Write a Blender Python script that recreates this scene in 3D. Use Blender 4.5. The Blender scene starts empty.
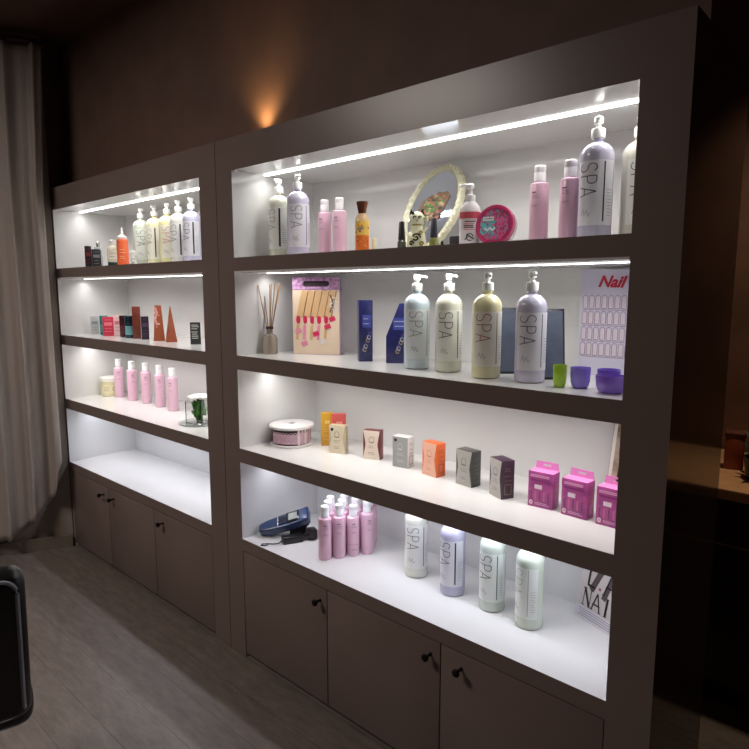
import bpy, bmesh, math, random
from mathutils import Matrix, Vector
random.seed(4)
PI = math.pi; R = math.radians
COL = bpy.context.scene.collection

# ------------------------------------------------------------------ materials
_M = {}
def lin(c):
    return tuple(((v/255)/12.92 if v/255 <= .04045 else ((v/255+.055)/1.055)**2.4) for v in c)
def mat(name, rgb, rough=.45, metal=0, trans=0, emit=0, coat=0, noise=0, scale=20, rgb2=None, bump=0, alpha=1, spec=.5, sss=0):
    key = (name, rgb, rough)
    if key in _M: return _M[key]
    m = bpy.data.materials.new(name); m.use_nodes = True
    nt = m.node_tree; b = nt.nodes['Principled BSDF']
    c = (*lin(rgb), 1)
    b.inputs['Base Color'].default_value = c
    b.inputs['Roughness'].default_value = rough
    b.inputs['Metallic'].default_value = metal
    b.inputs['Transmission Weight'].default_value = trans
    b.inputs['Coat Weight'].default_value = coat
    b.inputs['Coat Roughness'].default_value = .05
    b.inputs['Specular IOR Level'].default_value = spec
    if sss:
        b.inputs['Subsurface Weight'].default_value = sss
        b.inputs['Subsurface Radius'].default_value = (.02, .02, .02)
        b.inputs['Subsurface Scale'].default_value = .5
    if emit:
        b.inputs['Emission Color'].default_value = c
        b.inputs['Emission Strength'].default_value = emit
    tc = nt.nodes.new('ShaderNodeTexCoord')
    nz = nt.nodes.new('ShaderNodeTexNoise'); nz.inputs['Scale'].default_value = scale
    nz.inputs['Detail'].default_value = 5
    nt.links.new(tc.outputs['Object'], nz.inputs['Vector'])
    if noise or rgb2:
        mx = nt.nodes.new('ShaderNodeMix'); mx.data_type = 'RGBA'
        c2 = (*lin(rgb2), 1) if rgb2 else tuple(min(1, v*(1-noise)) for v in c[:3])+(1,)
        mx.inputs[6].default_value = c; mx.inputs[7].default_value = c2
        rp = nt.nodes.new('ShaderNodeValToRGB')
        rp.color_ramp.elements[0].position = .4; rp.color_ramp.elements[1].position = .62
        nt.links.new(nz.outputs['Fac'], rp.inputs['Fac'])
        nt.links.new(rp.outputs['Color'], mx.inputs[0])
        nt.links.new(mx.outputs[2], b.inputs['Base Color'])
    if bump:
        bp = nt.nodes.new('ShaderNodeBump'); bp.inputs['Strength'].default_value = bump
        bp.inputs['Distance'].default_value = .01
        nt.links.new(nz.outputs['Fac'], bp.inputs['Height']); nt.links.new(bp.outputs['Normal'], b.inputs['Normal'])
    _M[key] = m
    return m

FRONT = mat('lacquer_shade_taupe', (122, 106, 100), .3, noise=.06, scale=3, spec=.5)  # taupe carries the shade on fronts taken as unlit white lacquer
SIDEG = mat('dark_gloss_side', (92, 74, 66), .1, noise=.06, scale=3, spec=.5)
WHITE = mat('white_gloss_laminate', (226, 225, 224), .14, noise=.02, scale=4)
GAP = mat('dark_gap', (24, 20, 18), .8)
KNOB = mat('dark_bronze_knob', (38, 32, 30), .3, metal=.7)

# ------------------------------------------------------------------ mesh builder
class MB:
    def __init__(s): s.v = []; s.f = []; s.m = []
    def add_bm(s, bm, m=0, M=None, mf=None):
        if M is not None: bmesh.ops.transform(bm, matrix=M, verts=bm.verts)
        bm.normal_update(); bm.verts.index_update(); o = len(s.v)
        s.v += [v.co[:] for v in bm.verts]
        for f in bm.faces:
            s.f.append([o+v.index for v in f.verts]); s.m.append(mf(f) if mf else m)
        bm.free(); return s
    def box(s, x0, x1, y0, y1, z0, z1, m=0, bev=0, M=None, mf=None, seg=2):
        bm = bmesh.new()
        bmesh.ops.create_cube(bm, size=1, matrix=Matrix.Translation(((x0+x1)/2, (y0+y1)/2, (z0+z1)/2)) @ Matrix.Diagonal((x1-x0, y1-y0, z1-z0, 1)))
        if bev: bmesh.ops.bevel(bm, geom=bm.edges[:], offset=bev, segments=seg, profile=.5, affect='EDGES')
        return s.add_bm(bm, m, M, mf)
    def lathe(s, prof, m=0, seg=40, M=None, sx=1, sy=1, mf=None):
        o = len(s.v); n = len(prof); L = []
        vs = []
        for r, z in prof:
            for k in range(seg):
                a = 2*PI*k/seg; vs.append(Vector((r*sx*math.cos(a), r*sy*math.sin(a), z)))
        if M is not None: vs = [M @ v for v in vs]
        s.v += [v[:] for v in vs]
        for i in range(n-1):
            mi = mf((prof[i][1]+prof[i+1][1])/2) if mf else m
            for k in range(seg):
                k2 = (k+1) % seg
                s.f.append([o+i*seg+k, o+i*seg+k2, o+(i+1)*seg+k2, o+(i+1)*seg+k]); s.m.append(mi)
        mi0 = mf(prof[0][1]) if mf else m; mi1 = mf(prof[-1][1]) if mf else m
        if prof[0][0] > 1e-5: s.f.append([o+k for k in range(seg)][::-1]); s.m.append(mi0)
        if prof[-1][0] > 1e-5: s.f.append([o+(n-1)*seg+k for k in range(seg)]); s.m.append(mi1)
        return s
    def tube(s, pts, r, m=0, seg=10, rs=None):
        pts = [Vector(p) for p in pts]; o = len(s.v); n = len(pts)
        up = Vector((0, 0, 1))
        for i, p in enumerate(pts):
            t = (pts[min(i+1, n-1)]-pts[max(i-1, 0)]).normalized()
            a = t.cross(up) if abs(t.dot(up)) < .95 else t.cross(Vector((1, 0, 0)))
            a.normalize(); b = t.cross(a).normalized(); rr = rs[i] if rs else r
            for k in range(seg):
                an = 2*PI*k/seg; s.v.append((p+a*rr*math.cos(an)+b*rr*math.sin(an))[:])
        for i in range(n-1):
            for k in range(seg):
                k2 = (k+1) % seg
                s.f.append([o+i*seg+k, o+i*seg+k2, o+(i+1)*seg+k2, o+(i+1)*seg+k]); s.m.append(m)
        s.f.append([o+k for k in range(seg)][::-1]); s.m.append(m)
        s.f.append([o+(n-1)*seg+k for k in range(seg)]); s.m.append(m)
        return s
    def prism(s, pts, a0, a1, axis='y', m=0, M=None, mf=None, bev=0):
        """polygon in the two other axes, extruded along axis"""
        bm = bmesh.new()
        def P(p, h): return {'y': (p[0], h, p[1]), 'z': (p[0], p[1], h), 'x': (h, p[0], p[1])}[axis]
        va = [bm.verts.new(P(p, a0)) for p in pts]; vb = [bm.verts.new(P(p, a1)) for p in pts]
        bm.faces.new(va); bm.faces.new(vb[::-1])
        for i in range(len(pts)):
            j = (i+1) % len(pts); bm.faces.new([va[j], va[i], vb[i], vb[j]])
        bmesh.ops.recalc_face_normals(bm, faces=bm.faces[:])
        if bev: bmesh.ops.bevel(bm, geom=bm.edges[:], offset=bev, segments=2, profile=.5, affect='EDGES')
        return s.add_bm(bm, m, M, mf)
    def ribbon(s, pts, w, fn, m=0, step=.004):
        """flat stroke along 2-D pts mapped by fn(u,v)->xyz"""
        P = []
        for a, b in zip(pts[:-1], pts[1:]):
            L = math.hypot(b[0]-a[0], b[1]-a[1]); k = max(1, int(L/step))
            for i in range(k): P.append((a[0]+(b[0]-a[0])*i/k, a[1]+(b[1]-a[1])*i/k))
        P.append(pts[-1]); n = len(P); o = len(s.v)
        for i in range(n):
            a = P[max(i-1, 0)]; b = P[min(i+1, n-1)]; dx, dy = b[0]-a[0], b[1]-a[1]; L = math.hypot(dx, dy) or 1
            nx, ny = -dy/L*w/2, dx/L*w/2
            s.v.append(fn(P[i][0]+nx, P[i][1]+ny)); s.v.append(fn(P[i][0]-nx, P[i][1]-ny))
        for i in range(n-1):
            s.f.append([o+2*i, o+2*i+1, o+2*i+3, o+2*i+2]); s.m.append(m)
        return s
    def patch(s, u0, u1, v0, v1, fn, m=0, nu=12, nv=2):
        o = len(s.v)
        for j in range(nv+1):
            for i in range(nu+1): s.v.append(fn(u0+(u1-u0)*i/nu, v0+(v1-v0)*j/nv))
        for j in range(nv):
            for i in range(nu):
                a = o+j*(nu+1)+i; s.f.append([a, a+1, a+nu+2, a+nu+1]); s.m.append(m)
        return s
    def build(s, name, mats, parent=None, loc=None, rot=None, sharp=32):
        me = bpy.data.meshes.new(name); me.from_pydata(s.v, [], s.f)
        mats = mats if isinstance(mats, (list, tuple)) else [mats]
        for m in mats: me.materials.append(m)
        me.polygons.foreach_set('material_index', s.m)
        me.polygons.foreach_set('use_smooth', [True]*len(me.polygons)); me.update()
        me.set_sharp_from_angle(angle=R(sharp))
        ob = bpy.data.objects.new(name, me); COL.objects.link(ob)
        if parent: ob.parent = parent
        if loc: ob.location = loc
        if rot: ob.rotation_euler = rot
        return ob

def tag(o, label, cat, group=None):
    o['label'] = label; o['category'] = cat
    if group: o['group'] = group
    return o
def thing(name, label, cat, loc=(0, 0, 0), rz=0, group=None):
    o = bpy.data.objects.new(name, None); COL.objects.link(o); o.empty_display_size = .05
    o.location = loc; o.rotation_euler = (0, 0, rz)
    return tag(o, label, cat, group)
def struct(mb, name, m):
    o = mb.build(name, m); o['kind'] = 'structure'; return o
def dup(root, loc, rz, label, group=None):
    r = root.copy(); COL.objects.link(r); r.location = loc; r.rotation_euler = (0, 0, rz); r['label'] = label
    if group: r['group'] = group
    for ch in list(root.children):
        c = ch.copy(); COL.objects.link(c); c.parent = r
        for g in list(ch.children):
            d = g.copy(); COL.objects.link(d); d.parent = c
    return r

# stroke letters in a unit box
def arc(cx, cy, rx, ry, a0, a1, n=10):
    return [(cx+rx*math.cos(R(a0+(a1-a0)*i/n)), cy+ry*math.sin(R(a0+(a1-a0)*i/n))) for i in range(n+1)]
GL = {
 'S': [arc(.5, .75, .42, .25, 30, 270)+arc(.5, .25, .42, .25, 90, -150)],
 'P': [[(.1, 0), (.1, 1)], [(.1, 1), (.55, 1)]+arc(.55, .74, .38, .26, 90, -90)+[(.1, .48)]],
 'A': [[(0, 0), (.5, 1), (1, 0)], [(.2, .33), (.8, .33)]],
 'N': [[(.1, 0), (.1, 1)], [(.1, 1), (.9, 0)], [(.9, 0), (.9, 1)]],
 'I': [[(.5, 0), (.5, 1)]], 'L': [[(.15, 1), (.15, 0), (.85, 0)]],
}
def cyl(r):
    return lambda u, v: (r*math.sin(u/r), -r*math.cos(u/r), v)
def flat(y=0):
    return lambda u, v: (u, y, v)
def vword(mb, word, fn, u0, hgt, vtop, lenc, w, m):
    """word running downwards, letter tops to the right"""
    for i, ch in enumerate(word):
        for st in GL[ch]:
            mb.ribbon([(u0+hgt*q[1], vtop-i*lenc*1.12-lenc*q[0]*.86) for q in st], w, fn, m)
def lines(mb, fn, u0, u1, vs, w, m, jit=.3):
    for v in vs:
        a = u0+(u1-u0)*random.random()*jit*.3; b = u1-(u1-u0)*random.random()*jit
        mb.ribbon([(a, v), (b, v)], w, fn, m)

# ------------------------------------------------------------------ setting
ZT, S1T, S1B, S2T, S2B, S3T, S3B, CT, CB, TOP = 2.01, 1.68, 1.6224, 1.296, 1.239, .9155, .857, .5285, .478, 2.131
DEP = .49; INB = .42
CEIL = 2.95

def floor_mat():
    m = bpy.data.materials.new('worn_grey_plank_floor'); m.use_nodes = True; nt = m.node_tree; b = nt.nodes['Principled BSDF']
    tc = nt.nodes.new('ShaderNodeTexCoord'); br = nt.nodes.new('ShaderNodeTexBrick')
    br.inputs['Scale'].default_value = 1; br.inputs['Brick Width'].default_value = 9; br.inputs['Row Height'].default_value = .15
    br.inputs['Mortar Size'].default_value = .0012; br.offset = .37
    br.inputs['Color1'].default_value = (*lin((124, 114, 108)), 1); br.inputs['Color2'].default_value = (*lin((118, 108, 102)), 1)
    br.inputs['Mortar'].default_value = (*lin((84, 74, 70)), 1)
    nt.links.new(tc.outputs['Object'], br.inputs['Vector'])
    mp = nt.nodes.new('ShaderNodeMapping'); mp.inputs['Scale'].default_value = (1, 4, 1)
    nt.links.new(tc.outputs['Object'], mp.inputs['Vector'])
    nz = nt.nodes.new('ShaderNodeTexNoise'); nz.inputs['Scale'].default_value = 9; nz.inputs['Detail'].default_value = 8; nz.inputs['Roughness'].default_value = .7
    nt.links.new(mp.outputs['Vector'], nz.inputs['Vector'])
    rp = nt.nodes.new('ShaderNodeValToRGB'); rp.color_ramp.elements[0].position = .3; rp.color_ramp.elements[1].position = .75
    rp.color_ramp.elements[0].color = (.55, .55, .55, 1); rp.color_ramp.elements[1].color = (1.15, 1.13, 1.1, 1)
    nt.links.new(nz.outputs['Fac'], rp.inputs['Fac'])
    mx = nt.nodes.new('ShaderNodeMix'); mx.data_type = 'RGBA'; mx.blend_type = 'MULTIPLY'; mx.inputs[0].default_value = 1
    nt.links.new(br.outputs['Color'], mx.inputs[6]); nt.links.new(rp.outputs['Color'], mx.inputs[7]); nt.links.new(mx.outputs[2], b.inputs['Base Color'])
    b.inputs['Roughness'].default_value = .42
    bp = nt.nodes.new('ShaderNodeBump'); bp.inputs['Strength'].default_value = .25; bp.inputs['Distance'].default_value = .004
    nt.links.new(nz.outputs['Fac'], bp.inputs['Height']); nt.links.new(bp.outputs['Normal'], b.inputs['Normal'])
    return m
WALLM = mat('brown_painted_wall', (112, 86, 74), .7, noise=.15, scale=6, bump=.15)
struct(MB().box(-6.2, 2.4, -5.2, 1.8, -.1, 0), 'floor', floor_mat())
struct(MB().box(-6.2, 2.4, -5.2, 1.8, CEIL, CEIL+.1), 'ceiling', mat('brown_ceiling', (96, 70, 58), .8, noise=.1, scale=3))
struct(MB().box(-4.6, -.445, .505, .585, 0, CEIL), 'wall_back', WALLM)
struct(MB().box(-3.92, -.425, .14, .504, 2.1325, CEIL), 'wall_above', WALLM)
struct(MB().box(-1.9, 2.3, 1.66, 1.76, 0, CEIL), 'wall_far', mat('red_brown_panelling', (108, 78, 64), .5, noise=.25, scale=5))
struct(MB().box(-1.9, -1.8, .585, 1.66, 0, CEIL), 'wall_side', WALLM)
struct(MB().box(2.2, 2.3, -5.1, 1.66, 0, CEIL), 'wall_right', WALLM)
struct(MB().box(-6.2, 2.2, -5.2, -5.1, 0, CEIL), 'wall_rear', WALLM)
WD = Vector((-.458, -.889)).normalized()
e = Vector((-3.81, -.004)) + WD*5.6
LW = mat('grey_plaster_wall', (150, 138, 128), .7, noise=.1, scale=4)
struct(MB().prism([(-3.925, .505), (-3.925, .0), (-3.802, -.004), (e.x, e.y), (e.x-.1, e.y+.05), (-4.02, .505)], 0, CEIL, 'z', mf=lambda f: 1 if f.calc_center_median().y > .0 else 0), 'wall_left', [LW, WALLM])
bn = Vector((-WD.y, WD.x))*1.0     # towards the room
if bn.x < 0: bn = -bn
a0 = Vector((-3.79, -.012)); a1 = a0+WD*5.4
struct(MB().prism([(a0.x, a0.y), (a1.x, a1.y), (a1.x+bn.x*.014, a1.y+bn.y*.014), (a0.x+bn.x*.014, a0.y+bn.y*.014)], 0.001, .075, 'z'), 'baseboard_left', mat('grey_baseboard', (120, 108, 100), .5))

# ------------------------------------------------------------------ cabinets
LEDN = mat('neutral_led_strip', (255, 253, 250), .5, emit=7)
LEDC = mat('cool_led_strip', (243, 246, 255), .5, emit=7)
def cabinet(label, X0, a, b, X1, doors, knobs, lside, rside):
    t = thing('display_cabinet', label, 'cabinet', (a, 0, 0), 0, 'lit display cabinets along the wall')
    o = Vector((a, 0, 0))
    def part(name, x0, x1, y0, y1, z0, z1, mf, mats, bev=0, parent=t):
        return MB().box(x0-a, x1-a, y0, y1, z0, z1, 0, bev, None, mf).build(name, mats, parent)
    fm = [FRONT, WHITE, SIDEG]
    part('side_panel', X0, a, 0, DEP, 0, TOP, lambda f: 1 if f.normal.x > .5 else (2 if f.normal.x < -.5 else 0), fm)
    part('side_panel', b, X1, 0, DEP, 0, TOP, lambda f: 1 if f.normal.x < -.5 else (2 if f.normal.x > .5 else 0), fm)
    part('back_panel', a, b, INB, DEP, 0, ZT, lambda f: 1, fm)
    part('top_panel', a, b, 0, DEP, ZT, TOP, lambda f: 1 if f.normal.z < -.5 else 0, fm)
    wf = lambda f: 0 if f.normal.y < -.5 else 1
    for z0, z1 in ((S1B, S1T), (S2B, S2T), (S3B, S3T)): part('shelf', a, b, 0, INB, z0, z1, wf, fm)
    part('light_edge', a+.001, b-.001, -.0012, .0006, S1B-.0005, S1B+.0055, lambda f: 1, fm)
    part('counter_shelf', a, b, 0, INB, CB, CT, wf, fm)
    part('plinth', a, b, .03, .05, 0, .03, lambda f: 0, [GAP])
    part('door_gap_shade', a, b, .024, .028, .03, CB, lambda f: 0, [GAP])  # dark sheet behind the doors paints the shade in their gaps
    for x0, x1 in doors:
        d = part('door', x0+.002, x1-.002, .001, .02, .02, CB-.005, lambda f: 0, fm, .0015)
        for kx in knobs:
            if x0 < kx < x1:
                MB().lathe([(.006, 0), (.0045, .004), (.0045, .018), (.009, .022), (.0125, .028), (.012, .033), (.007, .037), (0, .038)], 0, 20,
                    Matrix.Translation((kx-a, .001, .425)) @ Matrix.Rotation(PI/2, 4, 'X')).build('knob', KNOB, d)
    for z, m in ((ZT, LEDN), (S1B, LEDN), (S2B, LEDN), (S3B, LEDC)):
        y = .148
        hw, th = (.008, .004) if z != S1B else (.005, .0015)
        part('led_strip', a+.02, b, y-hw, y+hw, z-th, z, lambda f: 0, [m])
    return t
cabinet('left white-lined lacquer display cabinet with lit shelves, nearer the curtain', -3.905, -3.79, -2.274, -2.156,
        [(-3.7915, -3.29), (-3.29, -2.79), (-2.79, -2.276)], [-3.345, -3.225, -2.70], True, False)
cabinet('right white-lined lacquer display cabinet with lit shelves, nearer the dark counter', -2.153, -2.047, -.522, -.413,
        [(-2.045, -1.54), (-1.54, -1.032), (-1.032, -.524)], [-1.575, -1.07, -.955], False, True)

def area(name, loc, rot, sx, sy, e, color, spread=180, shape='RECTANGLE'):
    l = bpy.data.lights.new(name, 'AREA'); l.shape = shape; l.size = sx; l.size_y = sy; l.energy = e; l.color = color; l.spread = R(spread)
    o = bpy.data.objects.new(name, l); COL.objects.link(o); o.location = loc; o.rotation_euler = rot; return o
for (a, b) in ((-3.79, -2.274), (-2.047, -.522)):
    for i, z in enumerate((ZT, S1B, S2B, S3B)):
        area('shelf_led_light', ((a+b)/2+.01, .148, z-.006), (0, 0, 0), b-a-.04, .014, (2.1, 2.1, 2.2, 1.8)[i],
             (1, .985, .96) if i < 3 else (.86, .89, 1), 150)

# ------------------------------------------------------------------ curtain
def interp(x, xs, ys):
    if x <= xs[0]: return ys[0]
    for i in range(1, len(xs)):
        if x <= xs[i]:
            t = (x-xs[i-1])/(xs[i]-xs[i-1]); return ys[i-1]+(ys[i]-ys[i-1])*t
    return ys[-1]
def make_curtain():
    t = thing('curtain', 'long grey-beige curtain hanging in folds left of the shelves', 'curtain', (-3.9, -.45, 0))
    o = Vector((-3.9, -.45)); A = Vector((-3.72, -.06)); nu, nv = 300, 60; U = 1.7
    mb = MB()
    for i in range(nu+1):
        s = i/nu; u = s*U
        hem = interp(u, [0, .02, .05, .117, .245, .3, .6, U], [.56, .5, .387, .273, .15, .115, .08, .06])
        for j in range(nv+1):
            q = j/nv; z = hem+(2.86-hem)*q
            amp = .018+.006*math.sin(u*5)
            flare = 1+.25*(1-q)
            ph = u*2*PI/.135+.5*math.sin(u*9)+.35*math.sin(z*1.3+u*3)
            off = amp*flare*math.sin(ph)+.008*math.sin(ph*2.3+z)+.006*math.sin(u*40)
            off += .02*math.exp(-((u-.03)/.03)**2)
            uu = u+(-.03*max(0, (z-2.1)/.6) if u < .3 else 0)*(1-u/.3)+.01*math.sin(ph+1)
            p = A+WD*uu+bn*off
            mb.v.append((p.x-o.x, p.y-o.y, z))
    for i in range(nu):
        for j in range(nv):
            a = i*(nv+1)+j; mb.f.append([a, a+nv+1, a+nv+2, a+1]); mb.m.append(0)
    cm = mat('grey_beige_curtain_cloth', (158, 148, 142), .9, noise=.06, scale=200, bump=.15)
    c = mb.build('cloth', cm, t, sharp=180)
    sm = c.modifiers.new('thick', 'SOLIDIFY'); sm.thickness = .003
    p0 = A-WD*.02; p1 = A+WD*(U+.05)
    MB().tube([(p0.x-o.x, p0.y-o.y, 2.885), (p1.x-o.x, p1.y-o.y, 2.885)], .014, 0, 14).build('curtain_rod', mat('dark_rod', (60, 48, 42), .35, metal=.6), t)
make_curtain()

# ------------------------------------------------------------------ bottles
PUMPW = mat('white_pump_plastic', (240, 240, 238), .3)
INK = (52, 52, 56)
def spa_bottle(label, loc, rz, tint, ink=INK, strip=(40, 40, 44), sw=.004, group='tall spa pump bottles', pr=0, scrip=True):
    t = thing('pump_bottle', label, 'bottle', loc, rz, group)
    r = .0425
    prof = [(.036, 0), (.041, .003), (r, .009)]+[(r, z) for z in (.03, .1, .2, .208)]
    for i in range(1, 9):
        a = PI/2*i/8*.84; prof.append((r*math.cos(a)+.0005, .208+.040*math.sin(a)))
    prof.append((.014, .251)); prof.append((.013, .256)); prof.append((0, .256))
    MB().lathe(prof, 0, 48).build('body', mat('bottle_liquid', tint, .16, coat=.6, sss=.15), t)
    lb = MB(); f0 = cyl(r+.0004); f1 = cyl(r+.0009)
    lb.patch(-.052, .052, .036, .196, f0, 0, 28, 2)
    vword(lb, 'SPA', f1, -.043, .046, .190, .0265, .0023, 1)
    lb.ribbon([(.022, .045), (.022, .192)], sw, f1, 2)
    if scrip:
        lb.ribbon([(-.036, .062), (-.03, .078), (-.026, .06), (-.02, .075), (-.016, .058), (-.01, .066)], .0014, f1, 3)
        lines(lb, f1, .03, .048, [.06+.008*i for i in range(9)], .0012, 3)
    lt = tuple(int(v*.35+238*.65) for v in tint)
    lb.build('label', [mat('pale_label', lt, .3), mat('label_ink', ink, .5), mat('strip_ink', strip, .5), mat('faint_ink', (150, 148, 155), .5)], t)
    pm = MB()
    pm.lathe([(.0165, .2555), (.0172, .258), (.0172, .276), (.0155, .279), (.008, .280), (.0065, .284), (.0065, .290)], 0, 24)
    pm.lathe([(.0065, .289), (.011, .291), (.0115, .304), (.0095, .3075), (0, .308)], 0, 24, Matrix.Rotation(pr, 4, 'Z'))
    pm.tube([(math.sin(pr)*.005, -math.cos(pr)*.005, .301), (math.sin(pr)*.026, -math.cos(pr)*.026, .302), (math.sin(pr)*.032, -math.cos(pr)*.032, .297)], .0042, 0, 10)
    pm.build('pump', PUMPW, t)
    return t
CREAM = (226, 228, 212); LILAC = (204, 201, 222); YEL = (232, 230, 180); BLU = (210, 224, 232); GRN = (212, 222, 206); WHT = (222, 226, 224)
def face(x, y, extra=0):            # rotation that turns a front (-Y) to the camera spot, plus extra
    return math.atan2(-x, 1.4437+y) + extra
# top shelf, right cabinet
spa_bottle('cream pump bottle in the left corner of the top shelf, right cabinet', (-1.965, .165, S1T), face(-1.965, .165, R(-30)), (222, 224, 206), sw=.007, ink=(150, 148, 150))
spa_bottle('lilac pump bottle second from left on the top shelf, right cabinet', (-1.835, .15, S1T), face(-1.835, .15, R(15)), LILAC, ink=(120, 118, 130), strip=(120, 130, 165))
spa_bottle('large lilac pump bottle right of the two pink bottles, top right shelf', (-.673, .15, S1T), face(-.673, .15, R(-2)), (194, 191, 212))
spa_bottle('cream pump bottle half hidden by the right post of the top shelf', (-.585, .205, S1T), face(-.585, .205, R(30)), (224, 222, 206), ink=(110, 104, 100))
# second shelf, right cabinet
for x, y, ex, tint, ink, st, pr, lab in (
    (-1.262, .16, 22, BLU, (140, 152, 160), (110, 120, 128), 1.1, 'pale blue pump bottle, leftmost of four on the second shelf'),
    (-1.137, .165, 12, (222, 224, 208), (84, 84, 84), (60, 62, 64), .6, 'ivory pump bottle with grey lettering, second of four on the second shelf'),
    (-.972, .125, 12, (232, 228, 184), (176, 70, 84), (126, 140, 110), 0, 'yellow pump bottle with red lettering on the second shelf'),
    (-.832, .13, 14, LILAC, (82, 80, 92), (92, 90, 120), 0, 'lilac pump bottle between the two dark plaques, second shelf')):
    spa_bottle(lab, (x, y, S2T), face(x, y, R(ex)), tint, ink=ink, strip=st, pr=pr, sw=.003)
# counter, right cabinet
for x, y, ex, tint, ink, st, sw, lab in (
    (-1.314, .235, 8, (226, 226, 216), (110, 110, 112), (84, 96, 100), .0028, 'white pump bottle on the bottom shelf, leftmost of four'),
    (-1.138, .212, -18, (190, 188, 214), (90, 90, 100), (36, 38, 48), .005, 'lilac pump bottle on the bottom shelf, second of four'),
    (-.983, .214, -10, (206, 216, 206), (70, 72, 74), (60, 90, 84), .003, 'pale green pump bottle with dark lettering on the bottom shelf'),
    (-.843, .2, -36, (206, 216, 202), (176, 184, 176), (150, 158, 150), .002, 'greenish pump bottle turned sideways on the bottom shelf, nearest the dark post')):
    spa_bottle(lab, (x, y, CT), face(x, y, R(ex)), tint, ink=ink, strip=st, sw=sw)
# top shelf, left cabinet
for x, y, ex, tint, ink, sw, lab in (
    (-3.185, .215, 20, GRN, (110, 116, 112), .003, 'pale green pump bottle, leftmost of five on the left top shelf'),
    (-3.040, .215, -30, (234, 230, 196), (150, 140, 120), .006, 'yellow pump bottle with a black strip, second of five, left top shelf'),
    (-2.905, .21, 16, (232, 228, 178), (196, 96, 84), .003, 'yellow pump bottle with red lettering, middle of five, left top shelf'),
    (-2.78, .2, -22, (226, 226, 218), (100, 110, 106), .007, 'white pump bottle with a black strip, fourth of five, left top shelf'),
    (-2.655, .195, -22, (206, 204, 228), (90, 86, 130), .007, 'lilac pump bottle, rightmost of five on the left top shelf')):
    spa_bottle(lab, (x, y, S1T), face(x, y, R(ex)), tint, ink=ink, sw=sw, strip=(40, 38, 36) if sw > .004 else (130, 130, 130))

PINK = mat('pink_bottle_plastic', (228, 186, 206), .28, coat=.3, sss=.1)
CAPW = mat('white_cap_plastic', (240, 238, 240), .3)
def pink_bottle(label, loc, rz, s=1.0, group=None, low=False):
    t = thing('lotion_bottle', label, 'bottle', loc, rz, group)
    r = .0252*s
    MB().lathe([(r-.003, 0), (r-.0006, .0015), (r, .004), (r, .157*s), (r-.001, .161*s), (r-.005, .1645*s), (.014*s, .166*s), (.013*s, .168*s), (0, .168*s)], 0, 36).build('body', PINK, t)
    MB().lathe([(.0150*s, .1665*s), (.0160*s, .168*s), (.0160*s, .190*s), (.0155*s, .1915*s), (.0162*s, .193*s), (.0160*s, .207*s), (.014*s, .210*s), (0, .2105*s)], 0, 30).build('cap', CAPW, t)
    lb = MB(); f = cyl(r+.0004)
    lb.ribbon([(-.010, .138*s), (.004, .138*s)], .003, f, 0)
    lines(lb, f, -.011, .012, [.131*s, .127*s, .123*s, .104*s, .1*s], .0011, 1)
    if low: lb.ribbon([(-.03, .048), (.03, .048)], .0014, f, 2); lines(lb, f, -.012, .012, [.03, .026], .001, 1)
    lb.build('label', [mat('dark_print', (90, 60, 80), .5), mat('grey_print', (150, 110, 135), .5), mat('magenta_line', (190, 90, 140), .5)], t)
    return t
rows = {}
pv = Vector((-1.572+1.656, .25-.103))/3   # along the front row
qv = Vector((-.031, .045))
ordn = ['leftmost', 'second', 'third', 'rightmost']
first = None
for rI, rn in enumerate(('front', 'middle', 'back')):
    for k in range(4):
        x = -1.656+pv.x*k+qv.x*rI*1.02; y = .103+pv.y*k+qv.y*rI+(.002 if rI else 0)
        lab = f'pink lotion bottle, {ordn[k]} in the {rn} row of the cluster beside the handheld device'
        if rI == 0 and k == 2:
            pink_bottle('pink lotion bottle with a lower line, third in the front row of the cluster', (x, y, CT), face(x, y, R(12)), .955, 'cluster of pink lotion bottles', True)
        elif first is None:
            first = pink_bottle(lab, (x, y, CT), face(x, y, R(10)), 1, 'cluster of pink lotion bottles')
        else: dup(first, (x, y, CT), face(x, y, R(10+random.uniform(-20, 20))), lab)
pA = pink_bottle('left one of two pink bottles beside the lilac pump bottle, top shelf', (-1.738, .197, S1T), face(-1.7, .2, R(-30)), 1, 'pairs of pink bottles on the top shelf')
dup(pA, (-1.655, .195, S1T), face(-1.65, .2, R(-30)), 'right one of two pink bottles beside the floral lotion bottle, top shelf')
pB = pink_bottle('pink bottle just right of the round pink tin, top shelf', (-.846, .18, S1T), face(-.84, .18, R(-28)), 1.025, 'pairs of pink bottles on the top shelf')
dup(pB, (-.750, .165, S1T), face(-.76, .17, R(-28)), 'pink bottle next to the large lilac pump bottle, top shelf')
pC = None
for i, (x, y) in enumerate(((-3.610, .248), (-3.440, .245), (-3.296, .255), (-3.13, .25), (-2.975, .238))):
    lab = f"pink bottle, {('leftmost', 'second', 'middle', 'fourth', 'rightmost')[i]} of five on the left cabinet's lower shelf"
    if pC is None: pC = pink_bottle(lab, (x, y, S3T), face(x, y, 0), 1.1, 'five pink bottles on the left cabinet shelf')
    else: dup(pC, (x, y, S3T), face(x, y, R(random.uniform(-30, 30))), lab)

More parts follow.
